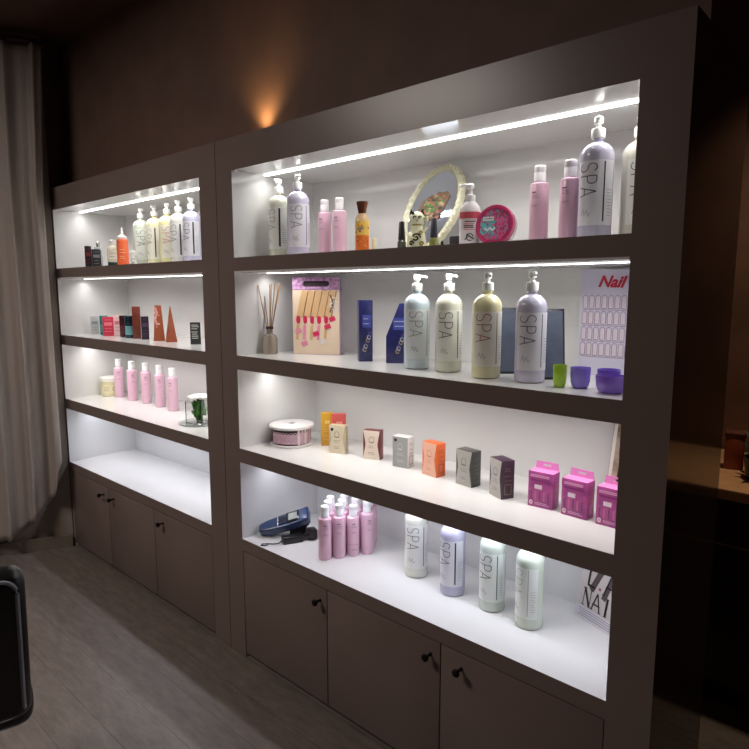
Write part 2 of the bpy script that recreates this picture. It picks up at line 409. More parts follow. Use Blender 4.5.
# floral lotion bottle with brown cap
t = thing('lotion_bottle', 'clear lotion bottle with orange floral label and brown cap', 'bottle', (-1.485, .135, S1T), face(-1.485, .135))
MB().lathe([(.021, 0), (.0245, .003), (.025, .01), (.025, .105), (.023, .118), (.015, .132), (.013, .136), (0, .136)], 0, 32, sy=.75).build('body', mat('amber_cream_plastic', (230, 196, 150), .2, coat=.5), t)
MB().lathe([(.0135, .134), (.014, .14), (.020, .17), (.0195, .174), (0, .175)], 0, 12, sy=.85).build('cap', mat('copper_brown_cap', (120, 72, 52), .25, metal=.5), t)
lb = MB(); f0 = lambda u, v: (.0257*math.sin(u/.0257), -.0257*.75*math.cos(u/.0257)-.0005, v)
f1 = lambda u, v: (.0262*math.sin(u/.0262), -.0262*.75*math.cos(u/.0262)-.0008, v)
lb.patch(-.028, .028, .008, .06, f0, 1, 14, 2); lb.patch(-.028, .028, .06, .108, f0, 0, 14, 2)
random.seed(8)
for k in range(26):
    u = random.uniform(-.026, .026); v = random.uniform(.012, .1); s_ = random.uniform(.003, .0065)
    lb.ribbon([(u-s_/2, v), (u+s_/2, v+random.uniform(-.003, .003))], s_, f1, random.choice([2, 3, 4, 1, 2]))
lb.ribbon([(-.018, .078), (-.012, .086), (-.008, .078), (-.002, .086), (.004, .08)], .0025, f1, 5)
lb.build('label', [mat('yellow_print', (240, 196, 90), .5), mat('orange_print', (222, 112, 40), .5), mat('orange_light', (244, 150, 60), .5), mat('plum_print', (120, 40, 90), .5),
    mat('yellow_green', (200, 200, 90), .5), mat('blue_script', (70, 100, 180), .5)], t)
MB().lathe([(.008, 0), (.009, .002), (.009, .05), (.0085, .054), (0, .055)], 0, 20).build('vial', mat('cream_vial', (238, 224, 190), .4))
tag(bpy.data.objects['vial'], 'small cream vial just behind the floral lotion bottle', 'vial').location = (-1.475, .185, S1T)

# nail polish bottles
def polish(label, loc, rz, body, capc):
    t = thing('nail_polish_bottle', label, 'nail polish', loc, rz, 'nail polish bottles by the cat figurine')
    MB().lathe([(.0125, 0), (.0145, .003), (.0148, .02), (.014, .030), (.009, .036), (.0065, .039), (0, .039)], 0, 4+16).build('glass_body', mat('polish_glass', body, .08, coat=1), t)
    MB().lathe([(.0118, .036), (.0122, .039), (.0092, .090), (.0078, .094), (0, .0945)], 0, 20).build('cap', mat('polish_cap', capc, .3), t)
polish('grey nail polish bottle left of the cat figurine', (-1.308, .135, S1T), 0, (96, 98, 92), (52, 48, 50))
polish('olive nail polish bottle right of the cat figurine', (-1.178, .135, S1T), 0, (150, 150, 84), (62, 62, 72))

# waving cat figurine
def skin_blob(mb, cx, cy, cz, rx, ry, rz_, m, seg=20, n=10):
    prof = [(math.cos(-PI/2+PI*i/n), math.sin(-PI/2+PI*i/n)) for i in range(n+1)]
    mb.lathe([(max(p[0], 0), p[1]) for p in prof], m, seg, Matrix.Translation((cx, cy, cz)) @ Matrix.Diagonal((rx, ry, rz_, 1)))
t = thing('cat_figurine', 'small black, white and gold waving cat figurine in front of the mirror', 'figurine', (-1.258, .15, S1T), face(-1.27, .15))
t.scale = (1.16, 1.16, 1.08)
cb = MB()
cb.lathe([(.020, 0), (.026, .004), (.027, .02), (.024, .045), (.019, .064), (.016, .072), (.019, .078), (.0225, .088), (.0215, .100), (.015, .110), (.006, .1145), (0, .115)], 0, 32, sy=.8)
for sx in (-1, 1):
    cb.prism([(-.0075, 0), (.0075, 0), (sx*.003, .017)], -.004, .004, 'y', 1, Matrix.Translation((sx*.0135, 0, .1045)))
cb.tube([(.018, -.002, .058), (.027, -.004, .07), (.0275, -.008, .088), (.0245, -.010, .098)], .006, 0, 12, rs=[.006, .0062, .0062, .0072])
cb.tube([(-.018, -.008, .05), (-.02, -.02, .04), (-.012, -.024, .032)], .006, 0, 10)
skin_blob(cb, -.012, -.016, .006, .010, .010, .006, 0); skin_blob(cb, .012, -.016, .006, .010, .010, .006, 0)
cb.build('body', [mat('cream_glaze', (232, 230, 196), .2, coat=.6), mat('dark_glaze', (46, 42, 34), .25, coat=.5)], t)
mk = MB(); 
def swirl(cx, cz, r, turns, w, m, R0, sy=.8):
    f = lambda u, v: (R0*math.sin(u/R0), -R0*sy*math.cos(u/R0)-.0012, v)
    mk.ribbon([(cx+r*(1-i/26)*math.cos(i/26*turns*2*PI), cz+r*(1-i/26)*math.sin(i/26*turns*2*PI)) for i in range(24)], w, f, m, .002)
swirl(-.002, .036, .013, 1.6, .0046, 0, .0275); swirl(-.016, .020, .008, 1.3, .0042, 0, .028); swirl(.014, .018, .008, 1.4, .004, 1, .028)
swirl(.012, .050, .007, 1.4, .004, 1, .025)
swirl(-.008, .095, .0052, 1, .0034, 0, .0232); swirl(.008, .095, .0052, 1, .0034, 0, .0232)
f = lambda u, v: (u, -.8*.0232-.0015, v)
mk.ribbon([(-.003, .088), (0, .085), (.003, .088)], .0016, f, 0); mk.ribbon([(-.014, .104), (-.007, .108)], .007, f, 0)
mk.ribbon([(-.015, .074), (.015, .074)], .004, lambda u, v: (.0195*math.sin(u/.0195), -.0195*.85*math.cos(u/.0195)-.001, v), 1)
mk.build('painted_markings', [mat('black_paint', (30, 28, 26), .3), mat('gold_paint', (170, 150, 70), .3, metal=.4)], t)

# oval mirror with ornate frame
def make_mirror():
    t = thing('oval_mirror', 'oval mirror in an ornate cream scalloped frame leaning on the top shelf', 'mirror', (-1.34, .245, S1T), 0)
    t.rotation_euler = (0, 0, 0)
    H, W_ = .166, .122
    TM = Matrix.Translation((0, 0, .002)) @ Matrix.Rotation(R(-2), 4, 'Z') @ Matrix.Rotation(R(-22), 4, 'X') @ Matrix.Rotation(R(8), 4, 'Y') @ Matrix.Translation((0, 0, H-.001))
    def place(mb):
        mb.v = [(TM @ Vector(v))[:] for v in mb.v]; return mb
    fr = MB(); n = 120; prof = [(0, .006), (.006, -.004), (.013, -.009), (.021, -.006), (.026, .0), (.028, .008), (.0, .010)]
    for i in range(n):
        a = 2*PI*i/n; sc = 1+.022*abs(math.sin(a*17))
        for k, (d, y) in enumerate(prof):
            ex = d*(sc if d > .02 else 1)+(.0015*math.sin(a*34) if .004 < d < .02 else 0)
            yy = y-(.0018*math.cos(a*34) if .004 < d < .024 else 0)
            s_ = sc if d > .02 else 1
            fr.v.append(((W_-.028+ex)*math.cos(a)*s_, yy, (H-.028+ex)*math.sin(a)*s_))
    K = len(prof)
    for i in range(n):
        for k in range(K):
            a, b = i*K+k, i*K+(k+1) % K; c, d = ((i+1) % n)*K+(k+1) % K, ((i+1) % n)*K+k
            fr.f.append([a, b, c, d]); fr.m.append(0)
    for i in range(44):
        a = 2*PI*i/44; skin_blob(fr, (W_-.008)*math.cos(a), -.006, (H-.008)*math.sin(a), .0042, .0042, .0042, 1, 8, 6)
    place(fr).build('frame', [mat('cream_frame', (226, 222, 190), .35, noise=.12, scale=90), mat('pearl_bead', (238, 236, 214), .2)], t, sharp=60)
    gl = MB(); pts = [((W_-.027)*math.cos(2*PI*i/72), (H-.027)*math.sin(2*PI*i/72)) for i in range(72)]
    gl.prism(pts, .0, .006, 'y', 0); place(gl).build('mirror_glass', mat('mirror_glass', (214, 222, 236), .04, metal=1), t)
    # floral picture on the glass, irregular outline
    st = MB(); random.seed(21)
    out = [(-.046, -.012), (-.040, .010), (-.026, .022), (-.016, .030), (-.006, .026), (.004, .038), (.018, .036), (.034, .040), (.047, .030), (.044, .010), (.040, -.012), (.030, -.026), (.012, -.034), (-.008, -.040), (-.024, -.034), (-.040, -.024)]
    st.prism([(p[0]*1.3, p[1]*1.45+.006) for p in out], -.003, .0, 'y', 0)
    for k in range(70):
        u, v = random.uniform(-.034, .036), random.uniform(-.030, .030); s_ = random.uniform(.004, .010)
        if v > .018 and u < -.018: continue
        skin_blob(st, u*1.25, -.003, v*1.35+.006, s_*1.2, .0035, s_*.85, random.choice([1, 2, 3, 4, 0]), 8, 6)
    place(st).build('floral_motif', [mat('motif_brown', (120, 92, 70), .6), mat('motif_green', (84, 130, 62), .5), mat('motif_rose', (176, 110, 96), .5), mat('motif_dark', (62, 64, 50), .5), mat('motif_sand', (176, 150, 116), .5)], t)
    st = MB(); st.tube([(.02, .075, .17), (.03, .13, .005)], .005, 0, 8).build('stand_strut', mat('black_strut', (30, 26, 26), .4), t)
make_mirror()
MB().box(-.022, .022, -.02, .02, 0, .045, 0, .004).build('display_stand', mat('black_felt', (26, 22, 24), .8), None, (-1.155, .235, S1T))
tag(bpy.data.objects['display_stand'], 'small black stand block at the foot of the oval mirror', 'stand')

# hand lotion pump with red band
t = thing('pump_bottle', 'white hand lotion pump bottle with a red band and printed label', 'bottle', (-1.045, .135, S1T), face(-1.045, .135))
MB().lathe([(.026, 0), (.030, .003), (.031, .01), (.031, .10), (.029, .113), (.020, .128), (.012, .134), (0, .134)], 0, 36, sy=.8, mf=None).build('body', mat('white_lotion_body', (232, 226, 226), .25), t)
lb = MB(); rr = .0316
f0 = lambda u, v: (rr*math.sin(u/rr), -rr*.8*math.cos(u/rr)-.0004, v); f1 = lambda u, v: (rr*math.sin(u/rr), -rr*.8*math.cos(u/rr)-.001, v)
lb.patch(-.045, .045, .082, .101, f0, 0, 20, 1); lines(lb, f1, -.02, .02, [.073, .061, .056], .003, 1); lines(lb, f1, -.02, .02, [.066, .05], .0015, 0)
lb.ribbon(arc(0, .028, .010, .010, 0, 300, 14), .0028, f1, 2); lb.ribbon([(-.01, .036), (.012, .022)], .0035, f1, 2); lb.ribbon([(-.016, .02), (-.006, .03)], .003, f1, 2)
lb.build('label', [mat('coral_band', (206, 84, 96), .4), mat('dark_red_print', (110, 50, 60), .5), mat('black_print', (40, 40, 44), .5)], t)
pm = MB().lathe([(.0135, .132), (.0145, .135), (.0145, .150), (.009, .152), (.006, .154), (.006, .170)], 0, 20).lathe([(.006, .168), (.0105, .170), (.011, .180), (.008, .184), (0, .184)], 0, 20)
pm.tube([(-.004, 0, .179), (-.026, 0, .181), (-.031, 0, .176)], .0042, 0, 10); pm.build('pump', PUMPW, t)

# round pink tin on its edge
t = thing('round_tin', 'round pink tin standing on edge with pink and turquoise print', 'tin', (-.965, .15, S1T), R(8))
TM = Matrix.Translation((0, 0, .0585)) @ Matrix.Rotation(R(-8), 4, 'X') @ Matrix.Rotation(PI/2, 4, 'X')
MB().lathe([(.050, -.03), (.054, -.029), (.056, -.024), (.056, .006), (.054, .008), (0, .008)], 0, 48, TM).build('tub', mat('white_tub_plastic', (236, 226, 228), .3), t)
MB().lathe([(.0565, -.004), (.0585, -.003), (.0585, .013), (.0565, .016), (.050, .016), (.049, .0135), (0, .0135)], 0, 48, TM).build('lid', mat('magenta_lid', (190, 44, 104), .25, coat=.4), t)
lb = MB(); random.seed(3)
def fd(u, v): p = TM @ Vector((u, v, .0142)); return p[:]
def fd2(u, v): p = TM @ Vector((u, v, .0148)); return p[:]
for j in range(-9, 10):
    for i in range(-9, 10):
        u, v = i*.005, j*.005
        if math.hypot(u, v) < .045:
            c = 1 if (u < .005 and v > -.03 and v < .02 and random.random() < .75) else random.choice([0, 0, 2, 3])
            if v > .02: c = random.choice([2, 3, 3, 0])
            lb.patch(u-.0026, u+.0026, v-.0026, v+.0026, fd, c, 1, 1)
lb.patch(-.036, -.002, .012, .024, fd2, 4, 3, 1); lb.ribbon([(-.032, .018), (-.006, .018)], .002, lambda u, v: (TM @ Vector((u, v, .0154)))[:], 5)
lb.ribbon([(-.03, -.008), (-.02, -.016), (-.012, -.008), (-.004, -.016), (.004, -.008)], .005, fd2, 4)
lb.build('lid_print', [mat('hot_pink', (214, 70, 130), .4), mat('turquoise', (84, 176, 180), .4), mat('rose', (150, 50, 90), .4), mat('grey_violet', (130, 120, 150), .4), mat('pale_print', (220, 222, 224), .4), mat('ink_dk', (60, 60, 80), .4)], t)

# ------------------------------------------------------------------ second shelf, right cabinet
t = thing('reed_diffuser', 'reed diffuser with thin wooden sticks in the corner of the second shelf', 'reed diffuser', (-2.0, .13, S2T))
MB().lathe([(.028, 0), (.031, .004), (.031, .06), (.026, .075), (.013, .083), (.012, .10), (.0145, .101), (.0145, .106), (.009, .106)], 0, 28).build('bottle', mat('diffuser_glass', (196, 186, 170), .08, trans=.6), t)
for i, (dx, dy, h) in enumerate(((-.062, .02, .285), (-.044, -.02, .278), (-.006, .02, .285), (.030, .03, .288), (.040, 0, .284), (.046, .02, .28), (.034, -.02, .282))):
    MB().tube([(-dx*.18, -dy*.2, .01), (dx, dy, h)], .0019, 0, 8).build('reed', mat('reed_wood', (176, 136, 92), .7, noise=.2), t)
MB().lathe([(.012, .1), (.0155, .101), (.0155, .112), (.011, .113)], 0, 20).build('collar', mat('dark_collar', (58, 46, 40), .4), t)

t = thing('gift_bag', 'pink flowered cardboard carrier pack showing manicured fingers and red nails', 'carrier pack', (-1.835, .235, S2T), R(26))
bw, bd, bh = .1, .03, .309
g = MB()
g.box(-bw, bw, 0, bd, 0, .262, 0)
sl = [(-.046, .283)]+arc(-.046, .283, .011, .011, 90, 270, 8)+arc(.046, .283, .011, .011, -90, 90, 8)
hd = MB()
outer = [(-bw, .258), (bw, .258), (bw, bh), (-bw, bh)]
# header with a slot: four strips around the slot plus rounded ends
for x0, x1, z0, z1 in ((-bw, bw, .258, .272), (-bw, bw, .294, bh), (-bw, -.057, .272, .294), (.057, bw, .272, .294)): hd.box(x0, x1, 0, .003, z0, z1, 0)
for k in range(6):
    h_ = .011*(k+.5)/6; w_ = .011-math.sqrt(max(0, .011**2-(.011-h_*1)**2))
    for sx in (-1, 1):
        for zz in (.272+h_, .294-h_):
            a_, b_ = sorted((sx*.057, sx*(.057-w_))); hd.box(a_, b_, 0, .003, zz-.00092, zz+.00092, 0)
g.build('body', [mat('pack_side', (196, 168, 190), .5)], t)
hd.build('handle_header', [mat('pink_flower_card', (206, 160, 200), .5, rgb2=(150, 104, 150), scale=70)], t)
MB().box(-.055, .055, .012, .014, .268, .298).build('handle_backing', mat('pack_inner', (70, 56, 64), .7), t)
pc = MB(); fp = flat(-.0008); fq = flat(-.0016); fs = flat(-.0024)
pc.patch(-bw, bw, .002, .258, fp, 0, 1, 1)
for k in range(5):   # fingers
    x = -.068+k*.030
    pc.ribbon([(x+.022, .256), (x-.004+k*.001, .150)], .026, fq, 1)
    pc.ribbon([(x+.037, .256), (x+.013, .150)], .0025, fs, 2)  # dark brown print separating the fingers
    pc.ribbon(arc(x-.008, .140, .004, .012, 0, 360, 10), .010, fs, 3)
    pc.ribbon([(x-.01, .118), (x-.014, .060)], .012, fq, 4 if k % 2 else 1)
for k, (u, v) in enumerate(((.05, .11), (-.075, .09), (.0, .08), (.03, .05), (-.05, .04), (.07, .14))):
    pc.ribbon([(u-.012, v), (u+.012, v+.008)], .018, fs, (3, 4, 3, 5, 4, 3)[k])
for u, v in ((.074, .222), (.086, .205), (.080, .185), (.070, .2)):
    pc.ribbon(arc(u, v, .010, .008, 0, 330, 9), .005, fs, 5)
pc.ribbon([(.062, .24), (.075, .205), (.060, .17)], .006, fs, 2)
pc.build('picture_print', [mat('picture_cream', (222, 200, 176), .45), mat('finger_tan', (204, 166, 122), .45), mat('dark_brown_print', (112, 76, 56), .5), mat('nail_red', (206, 50, 92), .35),
    mat('nail_pink', (226, 140, 170), .4), mat('petal_grey', (216, 208, 204), .5)], t)

def navy_pack(label, x, y, rz, w, d, h, slant):
    t = thing('product_box', label, 'box', (x, y, S2T), rz, 'navy blue product boxes')
    b = MB(); b.prism([(-w/2, 0), (w/2, 0), (w/2, h), (-w/2+slant*w, h), (-w/2, h*(1-.55*(slant > 0)))], 0, d, 'y', 0, bev=.001)
    b.build('carton', mat('navy_carton', (44, 46, 104), .3, noise=.3, scale=60), t)
    p = MB(); p.patch(-w/2+.012+slant*w*.3, w/2-.005, h*.56, h*.76, flat(-.0006), 0, 1, 1); lines(p, flat(-.0012), -w/2+.014+slant*w*.3, w/2-.008, [h*.7, h*.62], .003, 2)
    for k in range(6): p.ribbon(arc(-w*.1+k*.004, h*(.2+.05*k), .006, .007, 0, 330, 8), .004, flat(-.001), (1, 2, 3)[k % 3])
    p.build('printed_panel', [mat('blue_panel', (72, 82, 160), .4), mat('gold_print', (176, 160, 120), .4), mat('silver_print', (190, 194, 214), .3), mat('violet_print', (96, 80, 150), .4)], t)
navy_pack('narrow navy blue box right of the flowered carrier pack', -1.515, .185, face(-1.5, .18, R(8)), .05, .05, .222, 0)
navy_pack('wide navy blue box with slanted corner beside the pale blue pump bottle', -1.385, .225, face(-1.4, .2, R(-10)), .105, .05, .212, .45)

def dark_frame(label, x, y, rz):
    t = thing('slate_plaque', label, 'plaque', (x, y, S2T), rz, 'dark slate plaques on the second shelf')
    M_ = Matrix.Rotation(R(-8), 4, 'X')
    MB().box(-.033, .033, 0, .012, .001, .206, 0, .002, M_).build('frame', mat('black_frame', (34, 34, 42), .35), t)
    MB().box(-.027, .027, -.0012, .001, .008, .199, 0, 0, M_).build('slate_panel', mat('slate_panel', (82, 90, 108), .3, noise=.15, scale=30), t)
    MB().tube([(0, .030, .12), (0, .085, .006)], .004, 0, 8).build('easel_strut', mat('black_frame', (34, 34, 42), .35), t)
dark_frame('dark slate plaque behind the gap of yellow and lilac pump bottles', -.955, .235, face(-.95, .2, R(14)))
dark_frame('dark slate plaque right of the lilac pump bottle, second shelf', -.795, .21, face(-.8, .2, R(20)))

t = thing('nail_poster', 'pale poster board headed Nail with rows of nail tips, second shelf', 'poster', (-.665, .375, S2T))
MB().box(-.135, .135, 0, .006, 0, .318).build('board', mat('lilac_white_board', (214, 210, 228), .35), t)
cu = bpy.data.curves.new('nail_word', 'FONT'); cu.body = 'Nail'; cu.size = .046; cu.shear = .35; cu.offset = .0016; cu.extrude = .0004
tmp = bpy.data.objects.new('nail_word_source', cu); COL.objects.link(tmp); bpy.context.view_layer.update()
me = bpy.data.meshes.new_from_object(tmp.evaluated_get(bpy.context.evaluated_depsgraph_get())); bpy.data.objects.remove(tmp)
me.materials.clear(); me.materials.append(mat('red_lettering', (196, 28, 58), .4))
w = bpy.data.objects.new('lettering', me); COL.objects.link(w); w.parent = t; w.location = (-.082, -.0012, .268); w.rotation_euler = (PI/2, R(2), 0)
w['label'] = 'red slanted word Nail'
tp = MB()
for rI in range(4):
    for k in range(13):
        u = -.118+k*.0193+rI*-.001; v = .222-rI*.047
        if u > .125: continue
        poly = [(u-.007, v-.019), (u-.0075, v+.012)]+arc(u, v+.012, .0075, .008, 180, 0, 6)+[(u+.007, v-.019), (u-.007, v-.019)]
        tp.ribbon(poly, .0016, flat(-.0012), 1); tp.patch(u-.0065, u+.0065, v-.017, v+.014, flat(-.0006), 0, 1, 1)
    tp.ribbon([(-.125, .222-rI*.047-.023), (.125, .222-rI*.047-.023)], .0015, flat(-.001), 1)
tp.build('nail_tip_rows', [mat('pale_tip', (226, 214, 224), .3), mat('mauve_outline', (176, 146, 166), .4)], t)

def bowl(label, x, y, r, h, c, sx=1.0, rz=0):
    mb = MB(); mb.lathe([(r*.62, 0), (r*.80, .004), (r*.95, .018), (r, h), (r*.95, h), (r*.88, .02), (r*.6, .008), (0, .007)], 0, 40, sx=sx)
    o = mb.build('plastic_bowl', mat('bowl_plastic', c, .2, coat=.5), None, (x, y, S2T), (0, 0, rz)); tag(o, label, 'bowl', 'coloured plastic bowls on the second shelf')
bowl('lime green plastic cup at the front edge of the second shelf', -.722, .09, .018, .06, (170, 214, 60))
bowl('small lavender plastic cup right of the lime green cup', -.676, .115, .026, .055, (142, 126, 224))
bowl('purple plastic bowl between the lavender cup and the large purple bowl', -.618, .16, .03, .05, (120, 88, 200), 1.0)
bowl('large oval purple plastic bowl near the right post', -.583, .085, .03, .045, (132, 96, 206), 1.25, R(20))
bowl('purple plastic bowl mostly hidden by the right post', -.548, .15, .022, .05, (138, 100, 200))

# ------------------------------------------------------------------ third shelf, right cabinet
t = thing('ribbon_reel', 'round white and pink lace-wrapped drum with a centre hole on the third shelf', 'reel', (-1.950, .195, S3T), 0)
MB().lathe([(.088, 0), (.09, .002), (.09, .006), (.082, .008), (0, .008)], 0, 56).build('base_disc', mat('white_disc', (226, 222, 222), .3), t)
MB().lathe([(.0155, .078), (.0158, .082), (0, .0825)], 0, 24).lathe([(.075, .008), (.075, .073)], 0, 48).build('core_and_hole_shade', mat('black_core_hole_shade', (40, 32, 36), .5), t)  # black drum, plus a dark disc painting the shade in the centre hole
lace = MB(); rr = .0785
lace.patch(-PI*rr, PI*rr, .014, .055, cyl(rr), 0, 60, 2)
for k in range(30):
    u = -PI*rr+k*2*PI*rr/30
    lace.ribbon(arc(u, .055, .007, .006, 0, 180, 6), .003, cyl(rr+.0008), 0); lace.ribbon(arc(u, .033, .006, .009, 0, 360, 10), .0018, cyl(rr+.001), 1)
    if 8 < k < 12 or k > 20: lace.patch(u-.006, u+.006, .010, .070, cyl(rr+.0016), 2 if k % 2 else 0, 2, 1)
lace.build('lace_wrap', [mat('dusty_pink_lace', (208, 172, 186), .6, noise=.15, scale=80), mat('mauve_lace', (176, 132, 152), .6), mat('pale_pink_lace', (226, 206, 212), .6)], t)
MB().lathe([(.016, .074), (.092, .074), (.094, .076), (.094, .083), (.092, .086), (.016, .088), (.016, .074)], 0, 56).build('top_disc', mat('white_disc', (226, 222, 222), .3), t)

def plainbox(name, label, x, y, z, rz, w, d, h, c, c2=None, group=None):
    t = thing(name, label, 'box', (x, y, z), rz, group)
    MB().box(-w/2, w/2, 0, d, 0, h, 0, .0008).build('carton', mat('carton', c, .4), t)
    p = MB(); f = flat(-.0008); cc = c2 or tuple(min(255, int(v*1.15+30)) for v in c)
    p.patch(-w*.22, w*.22, h*.68, h*.78, f, 0, 1, 1); lines(p, f, -w*.36, w*.36, [h*.5, h*.44, h*.3, h*.2], .0016, 0)
    p.build('print', mat('carton_print', cc, .4), t); return t
plainbox('product_box', 'tall mustard yellow box behind the cream box, third shelf', -1.812, .27, S3T, face(-1.8, .27, R(6)), .05, .03, .137, (206, 160, 50), (226, 200, 120))
plainbox('product_box', 'tall coral red box behind the cream box, third shelf', -1.758, .285, S3T, face(-1.76, .28, R(6)), .056, .03, .137, (210, 92, 88), (238, 160, 150))

def waist_box(label, x, y, rot, w, d, h, side, front, ink, rich, waist=True, seal=None, slot=False):
    t = thing('nail_product_box', label, 'box', (x-.014, y+.002, S3T), R(rot), 'small waisted boxes on the third shelf')
    MB().box(-w/2, w/2, -d/2, d/2, 0, h, 0, .0008).build('carton', mat('box_carton', side, .35, noise=.08, scale=50), t)
    p = MB(); y0 = -d/2-.0009
    if waist:
        L = [(-w/2, .002), (-w/2, h-.002)]
        n = 14
        for i in range(n):
            z0 = h*i/n; z1 = h*(i+1)/n
            def hw(z): q = abs(z/h-.52)/.5; return w/2*(.70+.30*min(1, q**1.1))
            o = len(p.v); a, b = hw(z0), hw(z1)
            p.v += [(-a, y0, z0), (a, y0, z0), (b, y0, z1), (-b, y0, z1)]; p.f.append([o, o+1, o+2, o+3]); p.m.append(0)
    else: p.patch(-w/2+.001, w/2-.001, .001, h-.001, flat(y0), 0, 1, 1)
    f = flat(y0-.0006)
    p.ribbon(arc(0, h*.68, w*.14, h*.11, 0, 360, 14), .0016, f, 1); p.ribbon([(-w*.16, h*.60), (w*.16, h*.60)], .0022, f, 1)
    lines(p, f, -w*.22, w*.22, [h*.47, h*.41, h*.24, h*.19], .0013, 1)
    if seal: skin_blob(p, seal[0]*w, y0, seal[1]*h, .0065, .0015, .0065, 2, 12, 6)
    p.build('front_panel', [mat('box_front', front, .3), mat('box_ink', ink, .5), mat('box_seal', (28, 26, 26), .3)], t)
    q = MB(); fx = lambda u, v: (w/2+.0009, u, v); q.ribbon([(-d*.25, h*.12), (d*.25, h*.12), (d*.25, h*.38), (-d*.25, h*.38), (-d*.25, h*.12)], .0016, fx, 0)
    lines(q, fx, -d*.3, d*.3, [h*.8, h*.74, h*.6, h*.48], .0012, 0)
    q.build('side_print', mat('side_print', rich, .4), t)
wb = [
 ('cream waisted box with a round black seal, leftmost of six, third shelf', -1.686, .222, 24, .069, .034, .112, (196, 178, 146), (216, 204, 178), (120, 100, 80), (96, 70, 60), True, (-.3, .86)),
 ('cream and dark red waisted box, third shelf', -1.526, .25, 20, .069, .036, .112, (112, 42, 48), (222, 206, 190), (140, 104, 96), (180, 120, 110), True, None),
 ('silver grey and white plain box, third shelf', -1.374, .245, 8, .066, .042, .114, (228, 226, 222), (158, 158, 156), (214, 214, 212), (60, 60, 60), False, (-.3, .88)),
 ('orange waisted box with pale front, third shelf', -1.228, .235, -8, .070, .044, .117, (236, 110, 56), (238, 184, 160), (206, 130, 104), (110, 50, 36), True, None),
 ('dark grey and silver waisted box, second from right of six, third shelf', -1.079, .225, -9, .070, .044, .118, (74, 72, 70), (176, 172, 166), (96, 94, 92), (120, 118, 114), True, None),
 ('dark plum and silver waisted box turned sideways, beside the pink boxes', -.937, .198, -26, .067, .046, .120, (62, 38, 58), (186, 182, 176), (104, 100, 100), (150, 140, 100), True, None)]
for a in wb: waist_box(a[0], a[1], a[2], a[3], a[4], a[5], a[6], a[7], a[8], a[9], a[10], a[11], a[12])
def pink_carton(label, x, y, rot):
    t = thing('hang_tab_box', label, 'box', (x-.014, y+.002, S3T), R(rot), 'magenta hang tab boxes on the third shelf')
    w, d, h = .078, .044, .108
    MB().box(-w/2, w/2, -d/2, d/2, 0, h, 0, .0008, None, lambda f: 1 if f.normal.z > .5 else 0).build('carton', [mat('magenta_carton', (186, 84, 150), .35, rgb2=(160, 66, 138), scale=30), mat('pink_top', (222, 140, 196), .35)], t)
    tb = MB(); 
    for x0, x1, z0, z1 in ((-w/2+.003, w/2-.003, h, h+.009), (-w/2+.004, -.012, h+.009, h+.015), (.012, w/2-.004, h+.009, h+.015), (-w/2+.005, w/2-.005, h+.015, h+.022)): tb.box(x0, x1, d/2-.002, d/2, z0, z1, 0)
    tb.build('hang_tab', mat('pink_tab', (214, 130, 188), .35), t)
    p = MB(); f = flat(-d/2-.0009)
    lines(p, f, -w*.42, w*.42, [h*.90, h*.86], .003, 0, .1); p.ribbon([(-w*.4, h*.76), (w*.4, h*.76)], .006, f, 2); p.patch(-w*.24, w*.06, h*.52, h*.64, f, 1, 1, 1)
    for k in range(5): p.ribbon([(-w*.36+k*w*.17, h*.2), (-w*.36+k*w*.17, h*.46)], .0045, f, 3 if k % 2 else 2)
    lines(p, f, -w*.25, w*.42, [h*.13, h*.09], .002, 0); p.ribbon(arc(-w*.36, h*.12, .004, .005, 0, 350, 8), .004, f, 1)
    p.build('front_print', [mat('pale_pink_print', (232, 170, 210), .4), mat('white_window', (236, 214, 228), .3), mat('deep_purple_print', (142, 58, 124), .4), mat('rose_print', (208, 104, 160), .4)], t)
    s = MB(); fx = lambda u, v: (w/2+.0009, u, v); s.patch(-d*.2, d*.22, h*.12, h*.38, fx, 0, 1, 1); lines(s, fx, -d*.35, d*.35, [h*.8, h*.7, h*.6, h*.5], .0012, 0)
    s.build('side_print', mat('side_lilac_print', (196, 110, 180), .4), t); return t
pc0 = pink_carton('magenta box with hang tab, leftmost of three on the third shelf', -.797, .2, 2)
dup(pc0, (-.703, .196, S3T), R(-4), 'magenta box with hang tab, middle of three on the third shelf')
dup(pc0, (-.599, .19, S3T), R(-3), 'magenta box with hang tab, cut off by the right post')
t = thing('leaning_booklet', 'brown and white booklet leaning upright behind the last magenta box', 'booklet', (-.612, .335, S3T), 0)
M_ = Matrix.Rotation(R(-13), 4, 'X')
MB().box(-.07, .07, 0, .006, 0.002, .26, 0, 0, M_).build('cover', mat('tan_white_cover', (188, 168, 150), .5, rgb2=(120, 92, 72), scale=14), t)
p = MB(); f = lambda u, v: (M_ @ Vector((u, -.001, v)))[:]
for u in (-.04, .0, .045): p.ribbon([(u, .05), (u+.006, .2)], .007, f, 0)
p.patch(-.068, -.058, .03, .25, f, 1, 1, 1); p.build('cover_print', [mat('black_cover_print', (30, 26, 28), .5), mat('white_cover_print', (222, 216, 210), .5)], t)

